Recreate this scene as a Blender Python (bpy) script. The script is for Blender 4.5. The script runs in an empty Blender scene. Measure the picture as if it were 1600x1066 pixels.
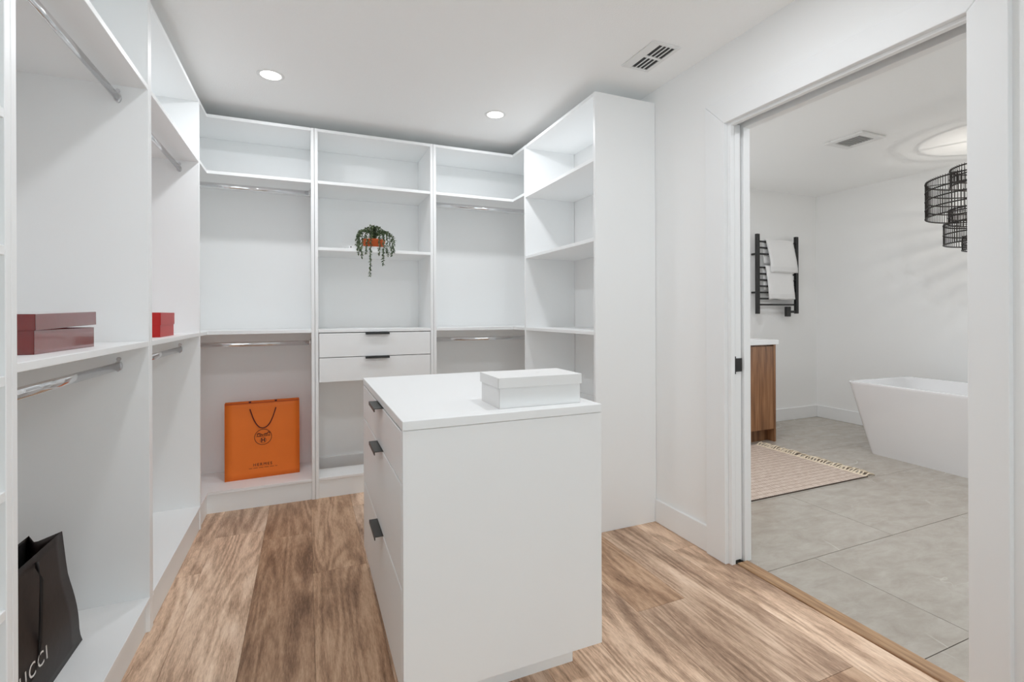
import bpy, bmesh, math, random
from mathutils import Vector, Matrix
R = math.radians
random.seed(7)
scene = bpy.context.scene
COL = scene.collection

# ------------------------------------------------------------------ camera
cam_d = bpy.data.cameras.new('camera')
cam = bpy.data.objects.new('camera', cam_d); COL.objects.link(cam)
cam_d.sensor_fit = 'HORIZONTAL'; cam_d.sensor_width = 36.0
cam_d.lens = 759.69 / 1600 * 36.0
cam_d.shift_y = -(533 - 490.57) / 1600
cam_d.clip_start = 0.05; cam_d.clip_end = 100
cam.matrix_world = (Matrix.Translation((0, 0, 1.2)) @ Matrix.Rotation(R(-22.9106), 4, 'Z')
                    @ Matrix.Rotation(R(90), 4, 'X') @ Matrix.Rotation(R(-0.2243), 4, 'Z'))
scene.camera = cam

# ------------------------------------------------------------------ world and exposure
world = bpy.data.worlds.new('world'); scene.world = world; world.use_nodes = True
bg = world.node_tree.nodes['Background']
bg.inputs['Color'].default_value = (0.90, 0.945, 1.0, 1); bg.inputs['Strength'].default_value = 2.5
vs = scene.view_settings
vs.view_transform = 'Standard'; vs.look = 'None'; vs.gamma = 1.0; vs.use_curve_mapping = False
vs.exposure = 0.10
scene.cycles.max_bounces = 20; scene.cycles.diffuse_bounces = 14; scene.cycles.glossy_bounces = 6
CAN_POWER = 5.0
BATH_FILL_POWER = 13.6  # for the two added, unseen bathroom fill lights
CHANDELIER_POWER = 6.0

# ------------------------------------------------------------------ materials
def srgb(r, g, b):
    f = lambda c: (c / 255 / 12.92) if c / 255 <= 0.04045 else ((c / 255 + 0.055) / 1.055) ** 2.4
    return (f(r), f(g), f(b), 1)

def mat(name, color, rough=0.5, metal=0.0, spec=0.5, bump=None, coat=0.0, var=None):
    """bump = (scale, strength, stretch); var = (scale, amount)"""
    m = bpy.data.materials.new(name); m.use_nodes = True
    nt = m.node_tree; n = nt.nodes; l = nt.links
    p = n['Principled BSDF']
    p.inputs['Base Color'].default_value = color
    p.inputs['Roughness'].default_value = rough
    p.inputs['Metallic'].default_value = metal
    p.inputs['Specular IOR Level'].default_value = spec
    if coat:
        p.inputs['Coat Weight'].default_value = coat; p.inputs['Coat Roughness'].default_value = 0.06
    tc = n.new('ShaderNodeTexCoord')
    if var:
        no = n.new('ShaderNodeTexNoise'); no.inputs['Scale'].default_value = var[0]; no.inputs['Detail'].default_value = 4
        l.new(tc.outputs['Object'], no.inputs['Vector'])
        mp = n.new('ShaderNodeMapRange'); mp.inputs['To Min'].default_value = 1 - var[1]; mp.inputs['To Max'].default_value = 1 + var[1]
        l.new(no.outputs['Fac'], mp.inputs['Value'])
        mx = n.new('ShaderNodeVectorMath'); mx.operation = 'SCALE'
        mx.inputs[0].default_value = color[:3]
        l.new(mp.outputs['Result'], mx.inputs['Scale'])
        l.new(mx.outputs[0], p.inputs['Base Color'])
    if bump:
        no = n.new('ShaderNodeTexNoise'); no.inputs['Scale'].default_value = bump[0]; no.inputs['Detail'].default_value = 3
        mpn = n.new('ShaderNodeMapping'); mpn.inputs['Scale'].default_value = bump[2] if len(bump) > 2 else (1, 1, 1)
        l.new(tc.outputs['Object'], mpn.inputs['Vector']); l.new(mpn.outputs[0], no.inputs['Vector'])
        b = n.new('ShaderNodeBump'); b.inputs['Strength'].default_value = bump[1]; b.inputs['Distance'].default_value = 0.003
        l.new(no.outputs['Fac'], b.inputs['Height']); l.new(b.outputs[0], p.inputs['Normal'])
    return m

def emit(name, color, strength):
    m = bpy.data.materials.new(name); m.use_nodes = True
    nt = m.node_tree; nt.nodes.clear()
    o = nt.nodes.new('ShaderNodeOutputMaterial'); e = nt.nodes.new('ShaderNodeEmission')
    e.inputs['Color'].default_value = color; e.inputs['Strength'].default_value = strength
    nt.links.new(e.outputs[0], o.inputs[0]); return m

def ramp(nt, stops):
    r = nt.nodes.new('ShaderNodeValToRGB'); e = r.color_ramp.elements
    e[0].position, e[0].color = stops[0]; e[1].position, e[1].color = stops[-1]
    for pos, c in stops[1:-1]:
        x = e.new(pos); x.color = c
    return r

def wood_floor():
    m = bpy.data.materials.new('oak_plank'); m.use_nodes = True
    nt = m.node_tree; n = nt.nodes; l = nt.links; p = n['Principled BSDF']
    tc = n.new('ShaderNodeTexCoord'); oi = n.new('ShaderNodeObjectInfo')
    off = n.new('ShaderNodeVectorMath'); off.operation = 'SCALE'; off.inputs[0].default_value = (7.3, 19.1, 3.7)
    l.new(oi.outputs['Random'], off.inputs['Scale'])
    add = n.new('ShaderNodeVectorMath'); add.operation = 'ADD'
    l.new(tc.outputs['Object'], add.inputs[0]); l.new(off.outputs[0], add.inputs[1])
    def noise(sc, scale, det=4, rough=.55, dist=0.0, src=None):
        mp = n.new('ShaderNodeMapping'); mp.inputs['Scale'].default_value = sc
        l.new((src or add).outputs[0], mp.inputs['Vector'])
        t = n.new('ShaderNodeTexNoise'); t.inputs['Scale'].default_value = scale; t.inputs['Detail'].default_value = det
        t.inputs['Roughness'].default_value = rough; t.inputs['Distortion'].default_value = dist
        l.new(mp.outputs[0], t.inputs['Vector']); return t
    # broad tone, streaks, fibres
    broad = noise((5, 1.1, 1), 1.6, 4, .55, .8)
    streak = noise((13, 1.5, 1), 1.5, 6, .65, .9)
    fibre = noise((150, 15, 1), 1.6, 5, .75)
    def math_(op, a, b, va=None, vb=None):
        q = n.new('ShaderNodeMath'); q.operation = op
        if a is not None: l.new(a, q.inputs[0])
        else: q.inputs[0].default_value = va
        if b is not None: l.new(b, q.inputs[1])
        else: q.inputs[1].default_value = vb
        return q.outputs[0]
    # cathedral figure: contour lines of a smooth stretched noise, fading in and out
    hill = noise((5.0, .55, 1), 1.0, 1.5, .45, .3)
    rings = math_('SINE', math_('MULTIPLY', hill.outputs['Fac'], None, vb=95.0), None, vb=0)
    fade = noise((7, 1.2, 1), 1.3, 2, .5)
    rings = math_('MULTIPLY', rings, math_('MULTIPLY', fade.outputs['Fac'], None, vb=.085))
    s = math_('MULTIPLY', broad.outputs['Fac'], None, vb=.44)
    s = math_('ADD', s, math_('MULTIPLY', streak.outputs['Fac'], None, vb=.31))
    s = math_('ADD', s, rings)
    s = math_('ADD', s, math_('MULTIPLY', fibre.outputs['Fac'], None, vb=.42))
    r = ramp(nt, [(0.42, srgb(126, 101, 83)), (0.54, srgb(174, 146, 124)), (0.62, srgb(202, 175, 152)), (0.72, srgb(222, 199, 178)), (0.84, srgb(234, 216, 198))])
    l.new(s, r.inputs['Fac'])
    # knots: sparse dark spots stretched along the board
    mpk = n.new('ShaderNodeMapping'); mpk.inputs['Scale'].default_value = (5.5, 1.7, 1)
    l.new(add.outputs[0], mpk.inputs['Vector'])
    vk = n.new('ShaderNodeTexVoronoi'); vk.inputs['Scale'].default_value = 1.0
    l.new(mpk.outputs[0], vk.inputs['Vector'])
    wob = math_('ADD', vk.outputs['Distance'], math_('MULTIPLY', streak.outputs['Fac'], None, vb=.22))
    kr = ramp(nt, [(0.13, (.42, .36, .32, 1)), (0.24, (1, 1, 1, 1))])
    l.new(wob, kr.inputs['Fac'])
    mk = n.new('ShaderNodeMixRGB'); mk.blend_type = 'MULTIPLY'; mk.inputs['Fac'].default_value = .6
    l.new(r.outputs[0], mk.inputs[1]); l.new(kr.outputs[0], mk.inputs[2])
    mt = n.new('ShaderNodeMixRGB'); mt.blend_type = 'MULTIPLY'; mt.inputs['Fac'].default_value = 1
    l.new(mk.outputs[0], mt.inputs[1]); l.new(oi.outputs['Color'], mt.inputs[2])
    l.new(mt.outputs[0], p.inputs['Base Color'])
    p.inputs['Roughness'].default_value = .48; p.inputs['Specular IOR Level'].default_value = .35
    b = n.new('ShaderNodeBump'); b.inputs['Strength'].default_value = .18; b.inputs['Distance'].default_value = .002
    l.new(fibre.outputs['Fac'], b.inputs['Height']); l.new(b.outputs[0], p.inputs['Normal'])
    return m

def walnut(name, tone=1.0):
    m = bpy.data.materials.new(name); m.use_nodes = True
    nt = m.node_tree; n = nt.nodes; l = nt.links; p = n['Principled BSDF']
    tc = n.new('ShaderNodeTexCoord'); mp = n.new('ShaderNodeMapping'); mp.inputs['Scale'].default_value = (22, 22, 1.3)
    l.new(tc.outputs['Object'], mp.inputs['Vector'])
    t = n.new('ShaderNodeTexNoise'); t.inputs['Scale'].default_value = 1.5; t.inputs['Detail'].default_value = 6; t.inputs['Distortion'].default_value = .6
    l.new(mp.outputs[0], t.inputs['Vector'])
    c = [srgb(108, 72, 46), srgb(150, 106, 72), srgb(178, 134, 96)]
    c = [(a[0] * tone, a[1] * tone, a[2] * tone, 1) for a in c]
    r = ramp(nt, [(.3, c[0]), (.52, c[1]), (.75, c[2])])
    l.new(t.outputs['Fac'], r.inputs['Fac']); l.new(r.outputs[0], p.inputs['Base Color'])
    p.inputs['Roughness'].default_value = .42
    return m

def strip_wood(name):
    m = bpy.data.materials.new(name); m.use_nodes = True
    nt = m.node_tree; n = nt.nodes; l = nt.links; p = n['Principled BSDF']
    tc = n.new('ShaderNodeTexCoord'); mp = n.new('ShaderNodeMapping'); mp.inputs['Scale'].default_value = (60, 4, 60)
    l.new(tc.outputs['Object'], mp.inputs['Vector'])
    t = n.new('ShaderNodeTexNoise'); t.inputs['Scale'].default_value = 1.5; t.inputs['Detail'].default_value = 5
    l.new(mp.outputs[0], t.inputs['Vector'])
    r = ramp(nt, [(.3, srgb(136, 98, 66)), (.7, srgb(196, 160, 122))])
    l.new(t.outputs['Fac'], r.inputs['Fac']); l.new(r.outputs[0], p.inputs['Base Color'])
    p.inputs['Roughness'].default_value = .4
    return m

def stone_tile():
    m = bpy.data.materials.new('stone_tile'); m.use_nodes = True
    nt = m.node_tree; n = nt.nodes; l = nt.links; p = n['Principled BSDF']
    tc = n.new('ShaderNodeTexCoord'); oi = n.new('ShaderNodeObjectInfo')
    off = n.new('ShaderNodeVectorMath'); off.operation = 'SCALE'; off.inputs[0].default_value = (11.3, 7.7, 2.1)
    l.new(oi.outputs['Random'], off.inputs['Scale'])
    add = n.new('ShaderNodeVectorMath'); add.operation = 'ADD'
    l.new(tc.outputs['Object'], add.inputs[0]); l.new(off.outputs[0], add.inputs[1])
    mp = n.new('ShaderNodeMapping'); mp.inputs['Scale'].default_value = (1.0, 2.2, 1); mp.inputs['Rotation'].default_value = (0, 0, .5)
    l.new(add.outputs[0], mp.inputs['Vector'])
    t = n.new('ShaderNodeTexNoise'); t.inputs['Scale'].default_value = 6.0; t.inputs['Detail'].default_value = 9; t.inputs['Roughness'].default_value = .68; t.inputs['Distortion'].default_value = .35
    l.new(mp.outputs[0], t.inputs['Vector'])
    r = ramp(nt, [(.3, srgb(166, 158, 147)), (.5, srgb(178, 171, 161)), (.7, srgb(188, 182, 173))])
    l.new(t.outputs['Fac'], r.inputs['Fac'])
    # thin pale veins where a second noise crosses its middle value
    v = n.new('ShaderNodeTexNoise'); v.inputs['Scale'].default_value = 1.5; v.inputs['Detail'].default_value = 3; v.inputs['Distortion'].default_value = 1.4
    l.new(add.outputs[0], v.inputs['Vector'])
    s = n.new('ShaderNodeMath'); s.operation = 'SUBTRACT'; s.inputs[1].default_value = .5; l.new(v.outputs['Fac'], s.inputs[0])
    a = n.new('ShaderNodeMath'); a.operation = 'ABSOLUTE'; l.new(s.outputs[0], a.inputs[0])
    vr = ramp(nt, [(0.0, (1, 1, 1, 1)), (0.005, (0, 0, 0, 1))]); l.new(a.outputs[0], vr.inputs['Fac'])
    g = n.new('ShaderNodeTexNoise'); g.inputs['Scale'].default_value = 3.2; l.new(add.outputs[0], g.inputs['Vector'])
    gr = ramp(nt, [(.54, (0, 0, 0, 1)), (.68, (1, 1, 1, 1))]); l.new(g.outputs['Fac'], gr.inputs['Fac'])
    mm = n.new('ShaderNodeMath'); mm.operation = 'MULTIPLY'; l.new(vr.outputs[0], mm.inputs[0]); l.new(gr.outputs[0], mm.inputs[1])
    m3 = n.new('ShaderNodeMath'); m3.operation = 'MULTIPLY'; m3.inputs[1].default_value = .7; l.new(mm.outputs[0], m3.inputs[0])
    mx = n.new('ShaderNodeMixRGB'); l.new(m3.outputs[0], mx.inputs['Fac']); l.new(r.outputs[0], mx.inputs[1]); mx.inputs[2].default_value = srgb(218, 214, 206)
    l.new(mx.outputs[0], p.inputs['Base Color'])
    p.inputs['Roughness'].default_value = .22; p.inputs['Specular IOR Level'].default_value = .4
    return m

def rug_weave():
    m = bpy.data.materials.new('rug_weave'); m.use_nodes = True
    nt = m.node_tree; n = nt.nodes; l = nt.links; p = n['Principled BSDF']
    tc = n.new('ShaderNodeTexCoord')
    b = n.new('ShaderNodeTexBrick'); b.inputs['Scale'].default_value = 13
    b.inputs['Color1'].default_value = srgb(226, 208, 192); b.inputs['Color2'].default_value = srgb(214, 192, 174)
    b.inputs['Mortar'].default_value = srgb(176, 150, 130); b.inputs['Mortar Size'].default_value = .05
    b.inputs['Brick Width'].default_value = .25; b.inputs['Row Height'].default_value = .6
    l.new(tc.outputs['Object'], b.inputs['Vector'])
    no = n.new('ShaderNodeTexNoise'); no.inputs['Scale'].default_value = 40; l.new(tc.outputs['Object'], no.inputs['Vector'])
    mx = n.new('ShaderNodeMixRGB'); mx.blend_type = 'OVERLAY'; mx.inputs['Fac'].default_value = .35
    l.new(b.outputs['Color'], mx.inputs[1]); l.new(no.outputs['Fac'], mx.inputs[2])
    hs = n.new('ShaderNodeHueSaturation'); hs.inputs['Saturation'].default_value = .78; l.new(mx.outputs[0], hs.inputs['Color'])
    l.new(hs.outputs[0], p.inputs['Base Color']); p.inputs['Roughness'].default_value = .95
    bp = n.new('ShaderNodeBump'); bp.inputs['Strength'].default_value = .6; bp.inputs['Distance'].default_value = .004
    l.new(b.outputs['Fac'], bp.inputs['Height']); bp.invert = True; l.new(bp.outputs[0], p.inputs['Normal'])
    return m

def window_glass():
    m = bpy.data.materials.new('window_glass'); m.use_nodes = True
    nt = m.node_tree; nt.nodes.clear(); n = nt.nodes; l = nt.links
    o = n.new('ShaderNodeOutputMaterial'); t = n.new('ShaderNodeBsdfTransparent'); g = n.new('ShaderNodeBsdfGlossy')
    t.inputs['Color'].default_value = (.93, .97, .97, 1); g.inputs['Roughness'].default_value = .02
    f = n.new('ShaderNodeFresnel'); f.inputs['IOR'].default_value = 1.45
    x = n.new('ShaderNodeMixShader'); l.new(f.outputs[0], x.inputs[0]); l.new(t.outputs[0], x.inputs[1]); l.new(g.outputs[0], x.inputs[2])
    l.new(x.outputs[0], o.inputs[0]); return m

M = dict(
    board=mat('white_melamine', (.895, .905, .907, 1), .40, spec=.4, bump=(900, .02)),
    board_kick=mat('white_toe_board', (.89, .91, .915, 1), .45, spec=.4),
    wall=mat('white_wall_paint', (.905, .91, .908, 1), .75, spec=.25, bump=(180, .06)),
    ceiling=mat('white_textured_ceiling', (.945, .948, .943, 1), .9, spec=.2, bump=(160, .35)),
    trim=mat('white_trim_enamel', (.875, .885, .89, 1), .5, spec=.35),
    plank=wood_floor(),
    subfloor=mat('dark_subfloor', srgb(70, 54, 42), .9),
    tile=stone_tile(),
    grout=mat('tile_grout', srgb(132, 127, 119), .9),
    threshold=strip_wood('threshold_oak'),
    chrome=mat('polished_chrome', (.78, .78, .79, 1), .10, 1.0),
    black=mat('matte_black_metal', (.018, .018, .018, 1), .42, spec=.5),
    charcoal=mat('charcoal_pull', (.045, .045, .042, 1), .38, .4),
    gap=mat('grey_track_board', (.30, .30, .30, 1), .8),  # plain grey for the pocket door track
    orange=mat('orange_paper', srgb(240, 124, 42), .50, spec=.35, bump=(30, .12), var=(6, .06)),
    orange_in=mat('orange_paper_inside', srgb(196, 84, 26), .7),
    brown_print=mat('dark_brown_print', srgb(72, 30, 22), .6),
    cord=mat('dark_brown_cord', srgb(84, 24, 24), .7, bump=(400, .4)),
    choc=mat('chocolate_paper', srgb(40, 31, 28), .5, spec=.3, bump=(40, .15)),
    choc_in=mat('black_paper_inside', srgb(18, 15, 14), .8),
    choc_cord=mat('black_cord', srgb(26, 20, 18), .6),
    silver_print=mat('silver_foil_print', (.85, .85, .83, 1), .3, .6),
    burgundy=mat('burgundy_patent', srgb(118, 24, 20), .16, spec=.6, coat=1.0, bump=(70, .08)),
    red=mat('red_card', srgb(186, 30, 28), .42, spec=.4),
    white_card=mat('white_card', (.82, .82, .815, 1), .5, spec=.35),
    emboss=mat('embossed_mark', (.74, .74, .73, 1), .6),
    leaf=mat('trailing_leaf', srgb(66, 84, 52), .55, var=(120, .5)),
    leaf_pale=mat('pale_leaf', srgb(120, 132, 96), .55, var=(120, .4)),
    terracotta=mat('orange_terracotta', srgb(208, 96, 42), .6, bump=(60, .2)),
    soil=mat('dark_soil', srgb(52, 40, 32), .95, bump=(150, .8)),
    paper=mat('white_paper', (.86, .86, .86, 1), .6),
    walnut=walnut('walnut_veneer'),
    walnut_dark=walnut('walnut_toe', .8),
    quartz=mat('white_quartz', (.84, .84, .84, 1), .2, spec=.5),
    acrylic=mat('white_acrylic', (.83, .83, .84, 1), .16, spec=.5, coat=.4),
    towel=mat('white_terry', (.95, .95, .95, 1), .95, spec=.1, bump=(420, .9)),
    rug=rug_weave(),
    rug_edge=mat('rug_dark_binding', srgb(84, 72, 64), .95),
    rug_band=mat('cream_cotton', srgb(236, 222, 200), .95),
    wicker=mat('black_wicker', (.022, .018, .016, 1), .65),
    vent=mat('white_vent_metal', (.82, .82, .81, 1), .4),
    vent_dark=mat('dark_duct', (.05, .05, .05, 1), .9),
    fan_grille=mat('grey_fan_grille', (.42, .42, .41, 1), .6),
    lens=emit('downlight_lens', (1, .97, .92, 1), 14.0),
    bulb=emit('chandelier_bulb', (1, .95, .87, 1), 14.0),
    glass=window_glass(),
)

# ------------------------------------------------------------------ mesh helpers
class MB:
    def __init__(s): s.bm = bmesh.new()
    def box(s, x0, x1, y0, y1, z0, z1, bev=0.0):
        v = [s.bm.verts.new(p) for p in ((x0, y0, z0), (x1, y0, z0), (x1, y1, z0), (x0, y1, z0),
                                         (x0, y0, z1), (x1, y0, z1), (x1, y1, z1), (x0, y1, z1))]
        f = [s.bm.faces.new([v[i] for i in q]) for q in ((3, 2, 1, 0), (4, 5, 6, 7), (0, 1, 5, 4), (1, 2, 6, 5), (2, 3, 7, 6), (3, 0, 4, 7))]
        if bev:
            es = list({e for q in f for e in q.edges})
            bmesh.ops.bevel(s.bm, geom=es, offset=bev, segments=1, affect='EDGES', profile=.5)
        return s
    def prism(s, pts, z0, z1, bev=0.0):
        """polygon in xy (counter-clockwise) extruded from z0 to z1"""
        a = [s.bm.verts.new((x, y, z0)) for x, y in pts]; b = [s.bm.verts.new((x, y, z1)) for x, y in pts]
        fs = [s.bm.faces.new(a[::-1]), s.bm.faces.new(b)]; n = len(pts)
        for i in range(n): fs.append(s.bm.faces.new((a[i], a[(i + 1) % n], b[(i + 1) % n], b[i])))
        if bev:
            es = list({e for q in fs for e in q.edges})
            bmesh.ops.bevel(s.bm, geom=es, offset=bev, segments=1, affect='EDGES', profile=.5)
        return s
    def sweep(s, path, rx, ry=None, seg=10, up=Vector((0, 0, 1)), closed=False, caps=True):
        """tube along path; ellipse radius rx sideways, ry along up"""
        ry = ry or rx; path = [Vector(p) for p in path]; rings = []; n = len(path)
        for i, p in enumerate(path):
            a = path[(i - 1) % n] if (closed or i > 0) else path[0]
            b = path[(i + 1) % n] if (closed or i < n - 1) else path[-1]
            t = (b - a).normalized(); u = up
            if abs(t.dot(u)) > .98: u = Vector((0, 1, 0)) if abs(t.y) < .9 else Vector((1, 0, 0))
            sd = t.cross(u).normalized(); uu = sd.cross(t).normalized()
            rings.append([s.bm.verts.new(p + sd * rx * math.cos(k * 2 * math.pi / seg) + uu * ry * math.sin(k * 2 * math.pi / seg)) for k in range(seg)])
        m = n if closed else n - 1
        for i in range(m):
            a, b = rings[i], rings[(i + 1) % n]
            for k in range(seg):
                f = s.bm.faces.new((a[k], a[(k + 1) % seg], b[(k + 1) % seg], b[k])); f.smooth = True
        if caps and not closed:
            s.bm.faces.new(rings[0][::-1]); s.bm.faces.new(rings[-1])
        return s
    def lathe(s, prof, c=(0, 0, 0), seg=32, close=False):
        rings = []
        for r, z in prof:
            rings.append([s.bm.verts.new((c[0] + r * math.cos(k * 2 * math.pi / seg), c[1] + r * math.sin(k * 2 * math.pi / seg), c[2] + z)) for k in range(seg)] if r > 1e-6
                         else [s.bm.verts.new((c[0], c[1], c[2] + z))])
        for a, b in zip(rings, rings[1:]):
            for k in range(seg):
                k2 = (k + 1) % seg
                if len(a) == 1 and len(b) == 1: continue
                if len(a) == 1: f = s.bm.faces.new((a[0], b[k2], b[k]))
                elif len(b) == 1: f = s.bm.faces.new((a[k], a[k2], b[0]))
                else: f = s.bm.faces.new((a[k], a[k2], b[k2], b[k]))
                f.smooth = True
        return s
    def grid(s, rows):
        """rows of points -> quads"""
        vs_ = [[s.bm.verts.new(p) for p in r] for r in rows]
        for a, b in zip(vs_, vs_[1:]):
            for i in range(len(a) - 1):
                f = s.bm.faces.new((a[i], a[i + 1], b[i + 1], b[i])); f.smooth = True
        return s
    def mesh(s, name, org=(0, 0, 0), fix=True):
        if fix: bmesh.ops.recalc_face_normals(s.bm, faces=s.bm.faces)
        if any(org): bmesh.ops.translate(s.bm, verts=s.bm.verts, vec=-Vector(org))
        me = bpy.data.meshes.new(name); s.bm.to_mesh(me); s.bm.free(); return me

def link(name, me, m, parent=None, loc=None):
    o = bpy.data.objects.new(name, me); COL.objects.link(o)
    if m is not None and not me.materials: me.materials.append(m)
    if parent is not None: o.parent = parent
    if loc is not None: o.location = loc
    return o

ROOT_LOC = {}
def org_of(parent):
    """world position of a parent chain (no rotation): part meshes are given in world coordinates"""
    v = Vector((0, 0, 0))
    while parent is not None:
        v += parent.location; parent = parent.parent
    return v

def part(name, mb, m, parent):
    """part whose mesh was written in world coordinates under an unrotated parent"""
    return link(name, mb.mesh(name, tuple(org_of(parent))), m, parent)
def lpart(name, mb, m, parent, fix=True):
    """part whose mesh is written in the parent's own coordinates"""
    return link(name, mb.mesh(name, fix=fix), m, parent)

def tag(o, label, cat, group=None, kind=None):
    o['label'] = label; o['category'] = cat
    if group: o['group'] = group
    if kind: o['kind'] = kind
    return o
def thing(name, label, cat, loc=(0, 0, 0), rz=0.0, group=None, kind=None):
    o = bpy.data.objects.new(name, None); COL.objects.link(o); o.empty_display_size = .1
    o.location = loc; o.rotation_euler = (0, 0, rz)
    return tag(o, label, cat, group, kind)
def struct(name, mb, m, label, cat):
    return tag(link(name, mb.mesh(name), m), label, cat, kind='structure')
def text_mesh(s, size, spacing=1.0, extrude=.0003, bold=0.0):
    cu = bpy.data.curves.new('lettering', 'FONT'); cu.body = s; cu.size = size; cu.align_x = 'CENTER'; cu.align_y = 'CENTER'
    cu.space_character = spacing; cu.extrude = extrude; cu.offset = bold; cu.resolution_u = 3
    o = bpy.data.objects.new('lettering_tmp', cu); COL.objects.link(o)
    dg = bpy.context.evaluated_depsgraph_get(); dg.update()
    me = bpy.data.meshes.new_from_object(o.evaluated_get(dg))
    bpy.data.objects.remove(o); bpy.data.curves.remove(cu)
    return me

# ------------------------------------------------------------------ dimensions
T = .02
XL, YB, XR, XW, YP = -.55, 3.407, 1.451, 1.858, 2.261
XLW, YBW, YF = -.957, 3.814, -1.25
ZC, ZCB, ZT = 2.487, 2.54, 2.412
XW2 = 1.980                                   # bathroom face of the door wall
BX, BY0 = 5.438, -.70                         # bathroom far wall, bathroom front wall
DY0, DY1, DZ = .800, 1.743, 2.106             # door opening
ZSH, ZMID, ZBASE = 2.074, 1.102, .133         # tops of upper, middle and base shelves

# ------------------------------------------------------------------ closet shell
floor = struct('floor', MB().box(XLW - .1, 1.888, YF - .1, YBW + .1, -.08, -.012), M['subfloor'],
               'wood-look plank floor of the closet', 'floor')
PW, P0 = .24, .023
butts = {-4: 2.0, -3: 2.645, -2: 3.03, -1: 2.90, 0: 2.435, 1: 3.2, 2: 2.2, 3: 2.75, 4: 2.55, 5: 1.605, 6: 1.07, 7: 1.95}
light, mid, dark, warm, grey = (1.30, 1.28, 1.25, 1), (1.08, 1.05, 1.02, 1), (.86, .75, .65, 1), (.94, .83, .72, 1), (1.02, .99, .98, 1)
tones = {(-3, 1): light, (-3, 0): light, (-2, 1): mid, (-2, 0): light, (-1, 1): dark, (-1, 0): dark, (0, 1): warm, (0, 0): warm,
         (1, 1): light, (1, 0): mid, (4, 0): light, (4, 1): light, (5, 1): warm, (5, 0): mid, (6, 0): dark, (6, 1): mid, (7, 0): light, (7, 1): light}
for k in range(-4, 8):
    x0, x1 = max(P0 + PW * k, XLW), min(P0 + PW * (k + 1), 1.888)
    if x1 - x0 < .01: continue
    j, b = 1, butts[k]
    edges = [b - 1.5 * i for i in range(-2, 5)]
    for i, e in enumerate(sorted(edges)):
        y0, y1 = max(e, YF), min(e + 1.5, YBW)
        if y1 - y0 < .02: continue
        idx = 1 if e >= b - .01 else (0 if e >= b - 1.51 else -1)
        c = Vector(((x0 + x1) / 2, (y0 + y1) / 2, 0))
        o = link('plank', MB().box(x0 + .0004 - c.x, x1 - .0004 - c.x, y0 + .0005 - c.y, y1 - .0005 - c.y, -.0118, 0, .0006).mesh('plank'), M['plank'], floor, c)
        o.color = tones.get((k, idx), random.choice([light, mid, warm, grey]))

struct('wall_left', MB().box(XLW - .1, XLW, YF - .1, YBW + .1, 0, ZC), M['wall'], 'white painted wall behind the left run of closet units', 'wall')
struct('wall_back', MB().box(XLW, XW, YBW, YBW + .1, 0, ZC), M['wall'], 'white painted wall behind the back run of closet units', 'wall')
nx0, nx1, nz0, nz1 = -.55, 1.6, .30, 2.20                     # window added behind the viewpoint for soft front fill light
wfr = MB().box(XLW, nx0, YF - .1, YF, 0, ZC).box(nx1, XW, YF - .1, YF, 0, ZC).box(nx0, nx1, YF - .1, YF, 0, nz0).box(nx0, nx1, YF - .1, YF, nz1, ZC)
struct('wall_front', wfr, M['wall'], 'white painted closet wall behind the viewpoint', 'wall')
wr = MB()
wr.box(XW, XW2, YF - .1, DY0, 0, ZCB)                         # near side of the doorway
wr.box(XW, XW2, DY0, DY1, DZ + .03, ZCB)                      # above the doorway
wr.box(XW, 1.880, DY1, 2.72, 0, DZ + .03); wr.box(1.940, XW2, DY1, 2.72, 0, DZ + .03)   # two skins round the door pocket
wr.box(XW, XW2, DY1, 2.72, DZ + .03, ZCB)
wr.box(XW, XW2, 2.72, YBW + .1, 0, ZCB)
struct('wall_right', wr, M['wall'], 'white painted wall with the pocket doorway to the bathroom', 'wall')
w2 = thing('fill_window', 'wide unseen window added behind the viewpoint for fill light', 'window', ((nx0 + nx1) / 2, YF - .05, nz0), kind='structure')
for a, b_ in ((nx0 + .001, nx0 + .045), ((nx0 + nx1) / 2 - .025, (nx0 + nx1) / 2 + .025), (nx1 - .045, nx1 - .001)):
    part('frame_stile', MB().box(a, b_, YF - .075, YF - .03, nz0 + .001, nz1 - .001, .003), M['trim'], w2)
for a, b_ in ((nx0 + .0455, (nx0 + nx1) / 2 - .0255), ((nx0 + nx1) / 2 + .0255, nx1 - .0455)):
    for z in (nz0 + .001, nz1 - .046): part('frame_rail', MB().box(a, b_, YF - .075, YF - .03, z, z + .045, .003), M['trim'], w2)
    part('pane', MB().box(a, b_, YF - .056, YF - .050, nz0 + .0465, nz1 - .0465), M['glass'], w2)
struct('ceiling', MB().box(XLW - .1, XW, YF - .1, YBW + .1, ZC, ZC + .1), M['ceiling'], 'white textured closet ceiling', 'ceiling')

struct('baseboard_right', MB().box(XW - .014, XW - .001, 1.862, YP - .002, 0, .132, .003), M['trim'], 'white baseboard between tall shelf tower and doorway casing', 'baseboard')
struct('baseboard_back', MB().box(.075, .81, YBW - .018, YBW - .001, 0, .16, .003), M['trim'], 'white baseboard seen below the drawers at the back', 'baseboard')
struct('baseboard_front', MB().box(XLW, XW - .02, YF, YF + .014, 0, .132, .003), M['trim'], 'white baseboard behind the viewpoint', 'baseboard')

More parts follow.
